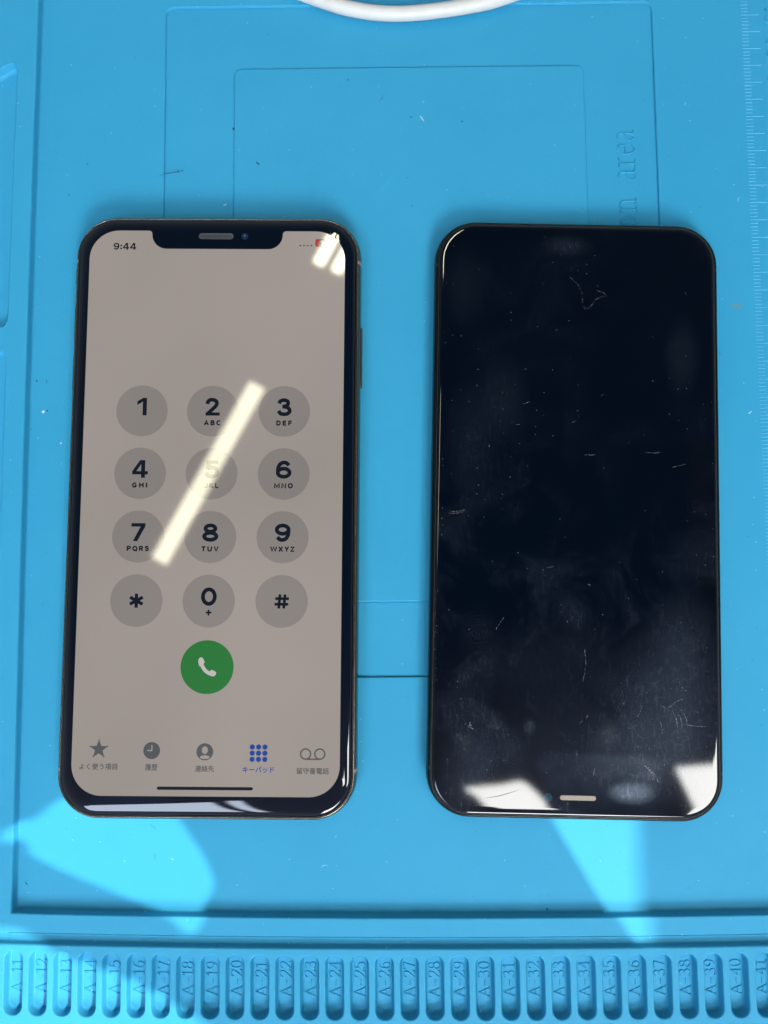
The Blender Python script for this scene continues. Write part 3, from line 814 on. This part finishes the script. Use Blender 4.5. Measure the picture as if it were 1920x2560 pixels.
Z1, Z2, Z3 = 8.06, 8.09, 8.12
def key(cx, cy, big, small):
    b = MB()
    b.flat(Z1, circle(cx, cy, 6.75, 56), m=0)
    if big in '*#': bold_word(b, big, cx, cy - 0.03, 3.6, z=Z2, m=1, weight=0.235 if big == '*' else 0.2)
    else: bold_word(b, big, cx, cy + 1.13, 4.65, z=Z2, m=1)
    if small == '+': bold_word(b, '+', cx, cy - 2.95, 1.5, z=Z2, m=1, weight=0.3)
    elif small:
        w = {'ABC': 4.4, 'DEF': 4.0, 'GHI': 3.85, 'JKL': 3.7, 'MNO': 4.8, 'PQRS': 5.7, 'TUV': 4.4, 'WXYZ': 6.2}[small]
        bold_word(b, small, cx, cy - 3.1, 1.24, w, z=Z2, m=1, weight=0.29)
    b.build('keypad_button', [M['key'], M['ink']], screen)
for cx, cy, a, c in ((-18.85, 25.83, '1', ''), (-.28, 25.85, '2', 'ABC'), (18.5, 25.88, '3', 'DEF'), (-18.86, 9.35, '4', 'GHI'), (-.2, 9.35, '5', 'JKL'), (18.6, 9.38, '6', 'MNO'),
                     (-18.84, -7.15, '7', 'PQRS'), (-.15, -7.15, '8', 'TUV'), (18.58, -7.1, '9', 'WXYZ'), (-18.81, -23.65, '*', ''), (-.15, -23.65, '0', '+'), (18.6, -23.62, '#', '')):
    key(cx, cy, a, c)

def stroke_poly(pts, w, n=8):
    """outline of a fat rounded line"""
    L, R = [], []
    for i, p in enumerate(pts):
        a, c = pts[max(i - 1, 0)], pts[min(i + 1, len(pts) - 1)]
        d = Vector((c[0] - a[0], c[1] - a[1])).normalized(); ww = w[i] if isinstance(w, (list, tuple)) else w
        L.append((p[0] - d.y * ww, p[1] + d.x * ww)); R.append((p[0] + d.y * ww, p[1] - d.x * ww))
    return L + R[::-1]
b = MB()
b.flat(Z1, circle(-.2, -40.45, 6.8, 64), m=0)
cx, cy = -.2, -40.45
hand = catmull([(-1.55, 1.75), (-1.35, 0.6), (-0.55, -0.75), (0.65, -1.6), (1.85, -1.9)], 6)
b.flat(Z2, stroke_poly([(cx + x, cy + y) for x, y in hand], [0.46] * len(hand)), m=1)
b.flat(Z2 + 0.02, [(cx + x, cy + y) for x, y in catmull([(-2.25, 1.2), (-2.2, 1.9), (-1.75, 2.45), (-1.2, 2.3), (-0.72, 1.5), (-0.68, 1.15), (-1.1, 0.6), (-1.9, 0.2), (-2.25, 1.2)], 4)[:-1]], m=1)
b.flat(Z2 + 0.02, [(cx + x, cy + y) for x, y in catmull([(1.2, -2.3), (0.35, -1.7), (0.75, -1.0), (1.2, -0.72), (1.55, -0.8), (2.3, -1.25), (2.35, -1.7), (1.9, -2.25), (1.2, -2.3)], 4)[:-1]], m=1)
b.build('call_button', [M['green'], M['white_px']], screen)

b = MB()
bold_word(b, '9:44', -24.75, 70.24, 1.85, 6.1, z=Z1, weight=0.19)
b.build('clock_text', M['ink'], screen)
b = MB()
for i in range(4): b.flat(Z1, circle(22.05 + i * 1.0, 70.69, 0.26, 12))
b.build('signal_icon', M['grey_px'], screen)
b = MB()
b.flat(Z1, rrect(26.05, 30.3, 70.3, 72.5, 0.65, 6), m=0)
b.flat(Z2, rrect(26.05, 27.1, 70.3, 72.5, 0.5, 6), m=1)
b.flat(Z1, rrect(30.5, 30.85, 71.0, 71.8, 0.15, 3), m=0)
bold_word(b, '1', 27.7, 71.4, 1.5, z=Z3, m=2)
b.build('battery_icon', [M['grey_px'], M['red_px'], M['white_px']], screen)

def tab(name, mats, draw, label_text, lx, ly, lw, lh=1.5):
    b = MB()
    draw(b)
    put_text(b, label_text, lx, ly, h=lh, w=lw, z=Z1, m=0, bold=0.028)
    b.build(name, mats, screen)
def star(b):
    cx, cy = -27.2, -61.2
    p = []
    for i in range(10):
        r = 2.42 if i % 2 == 0 else 1.02
        a = math.radians(90 + 36 * i)
        p.append((cx + r * math.cos(a), cy + r * math.sin(a)))
    b.flat(Z1, p)
    for i in range(0, 10, 2): b.flat(Z1 + 0.005, circle(cx + (p[i][0] - cx) * 0.93, cy + (p[i][1] - cy) * 0.93, 0.2, 10))
tab('tab_icon', [M['grey_px']], star, 'よく使う項目', -27.2, -65.5, 9.6, 1.6)
def clock(b):
    cx, cy = -13.77, -61.45
    b.flat(Z1, circle(cx, cy, 2.13, 36))
    b.flat(Z2, rrect(cx - .12, cx + .2, cy - .15, cy + 1.4, .12, 3), m=1)
    b.flat(Z2, rrect(cx - 1.15, cx + .2, cy - .15, cy + .17, .12, 3), m=1)
tab('tab_icon', [M['grey_px'], M['screen']], clock, '履歴', -13.75, -65.6, 3.15, 1.6)
def person(b):
    cx, cy = -.26, -61.67
    b.flat(Z1, circle(cx, cy, 2.13, 36))
    b.flat(Z2, [(cx + .78 * math.cos(a), cy + .42 + .95 * math.sin(a)) for a in [2 * math.pi * i / 24 for i in range(24)]], m=1)
    b.flat(Z2, [(cx + 1.25 * math.cos(a), cy - 1.35 + .5 * math.sin(a) * (1.0 if math.sin(a) > 0 else 0.9)) for a in [2 * math.pi * i / 24 for i in range(24)]], m=1)
tab('tab_icon', [M['grey_px'], M['screen']], person, '連絡先', -.25, -65.85, 4.8, 1.6)
def pad(b):
    for i in (-1, 0, 1):
        for j in (-1, 0, 1): b.flat(Z1, circle(13.37 + 1.61 * i, -61.92 + 1.53 * j, 0.66, 20))
tab('tab_icon', [M['blue_px']], pad, 'キーパッド', 13.38, -66.03, 8.0, 1.55)
def tape(b):
    for cx in (25.3, 28.9):
        b.flat(Z1, circle(cx, -62.05, 1.45, 32), [circle(cx, -62.05, 1.08, 32)[::-1]])
    b.flat(Z1 + .005, rrect(25.2, 29.0, -63.52, -63.14, .1, 3))
tab('tab_icon', [M['grey_px']], tape, '留守番電話', 27.15, -66.25, 8.2, 1.6)
b = MB()
b.flat(Z1, rrect(-12.2, 12.1, -71.15, -70.35, 0.4, 6))
b.build('home_bar', M['ink'], screen)

# --- the switched-off phone on the right, lying the other way round
MARKS = {"smear_line": [[1.9, -63.44], [-0.15, -61.5], [-0.92, -59.94], [-1.44, -58.64], [-1.39, -56.28], [-1.95, -55.12], [-2.97, -55.01], [-4.12, -56.21], [-5.01, -57.53], [-6.54, -58.22], [-7.95, -58.51]], "smear2": [[-5.27, -61.34], [-5.78, -60.7], [-5.14, -60.03], [-6.8, -59.54], [-7.57, -58.77]], "scr": [[[20.96, 30.86], [18.89, 27.67]], [[33.64, 0.52], [31.52, 0.27], [29.27, -0.15]], [[33.51, 1.02], [31.26, 0.72], [29.21, 0.22]], [[-2.05, 35.12], [-2.25, 37.07], [-2.33, 37.8]], [[-2.42, 38.29], [-2.47, 39.5]], [[-2.38, 39.99], [-2.23, 40.97]], [[-2.13, 41.46], [-1.74, 43.65]], [[16.07, -23.14], [15.18, -23.16]], [[1.31, -23.85], [0.68, -24.3], [0.05, -24.57]], [[7.69, 14.5], [6.08, 14.27]], [[-27.39, 53.97], [-30.32, 54.43], [-34.47, 54.58]], [[-2.44, 53.3], [-2.88, 52.33]], [[-4.4, 67.39], [-4.69, 65.71]], [[14.39, -37.9], [13.45, -38.3]], [[-6.15, -31.1], [-6.98, -31.81]], [[5.93, -48.7], [5.12, -49.05]], [[9.31, -61.45], [9.06, -61.98]], [[28.75, 73.8], [27.91, 72.83], [27.32, 71.87]], [[29.34, 75.0], [29.14, 75.94]], [[-25.36, -12.53], [-28.68, -13.44]], [[14.24, -28.71], [12.57, -29.3]], [[-1.9, -15.28], [-4.94, -15.46]], [[-29.05, -60.1], [-29.21, -59.13]], [[-17.93, -16.45], [-20.14, -16.22], [-22.35, -16.37]], [[-15.66, 52.54], [-16.4, 51.07], [-17.14, 48.89]], [[-18.04, 64.71], [-20.22, 67.04], [-21.18, 69.4]], [[-17.07, 64.25], [-19.25, 66.35], [-20.21, 68.47]], [[-24.48, 50.42], [-25.69, 52.8], [-26.14, 56.64]], [[-25.22, 50.16], [-26.91, 52.78], [-27.13, 55.66]], [[-26.44, 49.89], [-28.14, 52.27], [-28.6, 55.14]], [[-21.53, 53.13], [-21.88, 54.81], [-22.11, 56.96]], [[-23.87, 66.49], [-25.81, 67.16]], [[-21.06, 49.04], [-23.51, 49.96], [-25.97, 48.21], [-28.43, 47.44]], [[-26.02, 42.16], [-27.71, 45.27], [-28.93, 45.49]]], "dark": [[23.77, 73.74], [20.13, 73.14], [17.46, 72.37], [14.43, 71.35]], "blobs": [[[30.61, 57.21], [29.75, 57.19], [29.25, 58.02], [28.27, 58.0], [28.02, 59.07], [27.03, 59.53], [27.51, 60.26], [28.36, 60.52], [28.35, 61.96], [28.96, 62.09], [29.35, 60.18], [29.97, 58.99], [30.84, 58.53]], [[23.41, 55.01], [21.45, 55.21], [19.74, 54.69], [19.01, 54.43], [19.49, 55.65], [20.22, 56.38], [21.93, 56.18]], [[-7.57, 55.48], [-9.29, 55.92], [-10.26, 58.18], [-7.94, 60.03], [-6.47, 58.26]], [[12.65, 54.06], [11.18, 54.26], [11.54, 55.47], [11.77, 56.92], [12.13, 57.89], [12.39, 55.73]], [[26.09, 56.63], [25.36, 56.37], [25.23, 56.97], [25.84, 57.22]], [[-24.28, 70.64], [-24.57, 70.99], [-23.83, 72.31], [-23.71, 71.96]], [[2.74, 75.01], [1.9, 73.33], [1.6, 73.68], [2.13, 74.93]]], "star": [[[27.34, 54.73], [27.69, 55.7], [26.46, 56.47]], [[27.94, 55.71], [26.96, 55.45]]], "cres": [[-9.01, 71.33], [-9.99, 70.48], [-12.18, 69.83], [-15.1, 69.49], [-17.53, 69.84], [-19.47, 70.27], [-17.52, 70.55], [-15.09, 70.53], [-14.12, 71.22], [-12.66, 72.2], [-10.23, 72.25]], "fp": [[23.77, 66.75], [16.0, 62.77], [25.65, 31.5], [-15.62, 61.18], [-26.84, 60.46], [-26.49, 44.09], [-8.08, 45.69], [-26.42, 52.79], [-15.16, 53.99], [-18.51, 67.56], [-7.57, 60.63], [2.68, -72.23], [-28.1, -41.75], [28.78, -34.92], [-1.34, -21.99]], "edgewear": [[37.24, 37.63], [36.65, 42.67]]}
dark = empty('smartphone', (50.02, 14.25, 0), -0.031 + math.pi)
tag(dark, 'smartphone with a black switched-off screen covered in fingerprints and scratches', 'smartphone', 'smartphones lying side by side on the mat')
phone_body(dark, M['dark_steel'], M['gasket'])
cover_glass(dark, dirty_glass(MARKS['fp']), FLAT_ROWS)
sensors(dark, M['mesh_tan'], M['mesh_tan'], M['lens_teal'], M['lens_teal'], r=1.1, sq=0.2)
dark.scale = (0.995, 0.995, 0.8)

random.seed(7)
ZS = 8.015
b = MB()
for s in MARKS['scr']: rib(b, catmull(s, 3), 0.09, 0.01, ZS, taper=True)
for s in MARKS['star']: rib(b, s, 0.2, 0.01, ZS)
for i in range(26):                       # knocks along the long left edge
    x = 37.0 - random.random() * 0.9 * (i % 2); y = random.uniform(20, 48)
    rib(b, [(x, y), (x + random.uniform(-.5, .2), y + random.uniform(-.5, .5))], 0.12, 0.01, ZS - 0.02, taper=True)
for i in range(70):                      # short random scratches and dust, thicker towards the near end
    y = 74 - abs(random.gauss(0, 60)); x = random.uniform(-34, 34)
    if abs(y) > 75: continue
    a = random.uniform(0, math.pi); l = random.choice([.12, .15, .2, .25, .3, .7])
    rib(b, [(x, y), (x + l * math.cos(a), y + l * math.sin(a))], random.uniform(.05, .10), 0.01, ZS, taper=False)
b.build('scratches', M['scratch'], dark)['kind'] = 'stuff'
b = MB()
rib(b, catmull(MARKS['smear_line'], 4), 0.34, 0.01, ZS)
b.build('glue_residue', M['residue'], dark)
b = MB()
rib(b, catmull(MARKS['smear2'], 4), 0.3, 0.01, ZS)
b.build('glue_residue', M['residue'], dark)
for q in MARKS['blobs']:
    b = MB()
    b.flat(ZS, catmull(q + [q[0]], 3)[:-1])
    b.build('glue_residue', M['residue'], dark)
b = MB()
rib(b, catmull(MARKS['dark'], 5), 0.16, 0.01, ZS + 0.01, taper=True)
b.build('long_scratch', M['dark_mark'], dark)

# ------------------------------------------------------------------ the white cable over the top of the mat
path = catmull([(-75, 190), (-45, 172), (-19.7, 161.3), (-6.9, 157.1), (6.7, 155.85), (24.8, 157.9), (38.3, 161.6), (62, 172), (95, 190)], 10)
b = MB()
rows = []
for i, p in enumerate(path):
    a, c = path[max(i - 1, 0)], path[min(i + 1, len(path) - 1)]
    d = Vector((c[0] - a[0], c[1] - a[1])).normalized()
    rows.append([(p[0] - d.y * 1.95 * math.cos(t), p[1] + d.x * 1.95 * math.cos(t), 1.96 + 1.95 * math.sin(t)) for t in [2 * math.pi * j / 20 for j in range(20)]])
b.rows(rows, flip=True)
cable = b.build('charging_cable', M['cable'])
tag(cable, 'white rubber-jacketed cable looping over the top edge of the blue mat', 'cable')

# ------------------------------------------------------------------ dirt and lint lying on the mat
b = MB()
random.seed(21)
for i in range(46):                       # faint scuffs and hairs
    x, y = random.uniform(-92, 100), random.uniform(-84, 156)
    if -86 < x < 90 and -66 < y < 96 or -62 < x < 78 and -29 < y < 161: continue
    a = random.uniform(0, math.pi); l = random.uniform(.6, 2.4); k = random.uniform(-.5, .5)
    rib(b, catmull([(x, y), (x + l * .5 * math.cos(a + k), y + l * .5 * math.sin(a + k)), (x + l * math.cos(a), y + l * math.sin(a))], 3), random.uniform(.06, .13), .03, 0.0, m=random.choice([0, 1, 1]), taper=True)
def crumb(x, y, r, m=0, z=0.0):
    n = 7
    base = [(x + r * random.uniform(.6, 1.2) * math.cos(2 * math.pi * i / n), y + r * random.uniform(.6, 1.2) * math.sin(2 * math.pi * i / n)) for i in range(n)]
    top = [(x + (px - x) * .6, y + (py - y) * .6, z + r * .5) for px, py in base]
    b.rows([[(px, py, z) for px, py in base], top], m=m); b.face(top, m=m)
for p, r in [[[-41.57, 123.76], 0.38], [[-56.99, 111.52], 0.3], [[-57.83, 111.39], 0.22], [[-55.83, 111.77], 0.22], [[-60.1, 111.02], 0.18], [[-82.51, 114.03], 0.25], [[-87.45, 105.1], 0.2], [[-67.83, 126.58], 0.12], [[-31.92, 151.5], 0.15], [[-9.35, 137.82], 0.25], [[8.33, 126.64], 0.25], [[22.62, 125.18], 0.28], [[7.14, 108.9], 0.15], [[8.33, 100.86], 0.2], [[-92.13, 44.07], 0.28], [[-95.17, 52.45], 0.3], [[-96.41, 39.07], 0.2], [[77.69, -83.47], 0.15], [[86.64, -88.17], 0.12], [[40.85, -88.36], 0.3]]: crumb(p[0], p[1], r)
for q, w, m in [[[[-35.2, 114.16], [-34.84, 113.75], [-34.54, 113.44], [-34.28, 113.04]], 0.45, 0], [[[-62.16, 110.3], [-61.2, 110.83], [-59.9, 111.02], [-57.83, 111.39], [-55.7, 111.77]], 0.2, 0], [[[-44.3, 101.53], [-43.47, 101.92]], 0.3, 1], [[[11.0, 126.88], [11.9, 125.44]], 0.35, 1], [[[-93.52, 43.65], [-92.87, 43.98]], 0.9, 1], [[[-88.4, 34.87], [-88.18, 35.2], [-87.85, 35.03]], 0.35, 1], [[[-92.5, 52.92], [-92.41, 52.09], [-92.08, 51.85]], 0.2, 0], [[[99.15, 41.23], [100.04, 41.91]], 0.3, 1], [[[-94.96, -80.41], [-94.32, -81.12]], 0.35, 0], [[[-0.66, 131.5], [0.2, 132.24], [0.53, 133.26]], 0.15, 0]]: rib(b, catmull(q, 4), w, 0.06, 0.0, m=m, taper=True)
for i in range(70):
    x, y = random.uniform(-94, 108), random.uniform(-86, 158)
    if -62 < x < 78 and -29 < y < 161: continue
    crumb(x, y, random.uniform(.05, .12), random.choice([0, 1, 1]))
for i in range(60):
    x, y = random.uniform(-98, 98), random.uniform(-113, -97)
    crumb(x, y - 0.3, random.uniform(.04, .10), 1, z=1.5)
tag(b.build('dirt_specks', [M['dirt'], M['lint']]), 'tiny dark crumbs and pale lint scattered over the blue mat', 'dirt', kind='stuff')
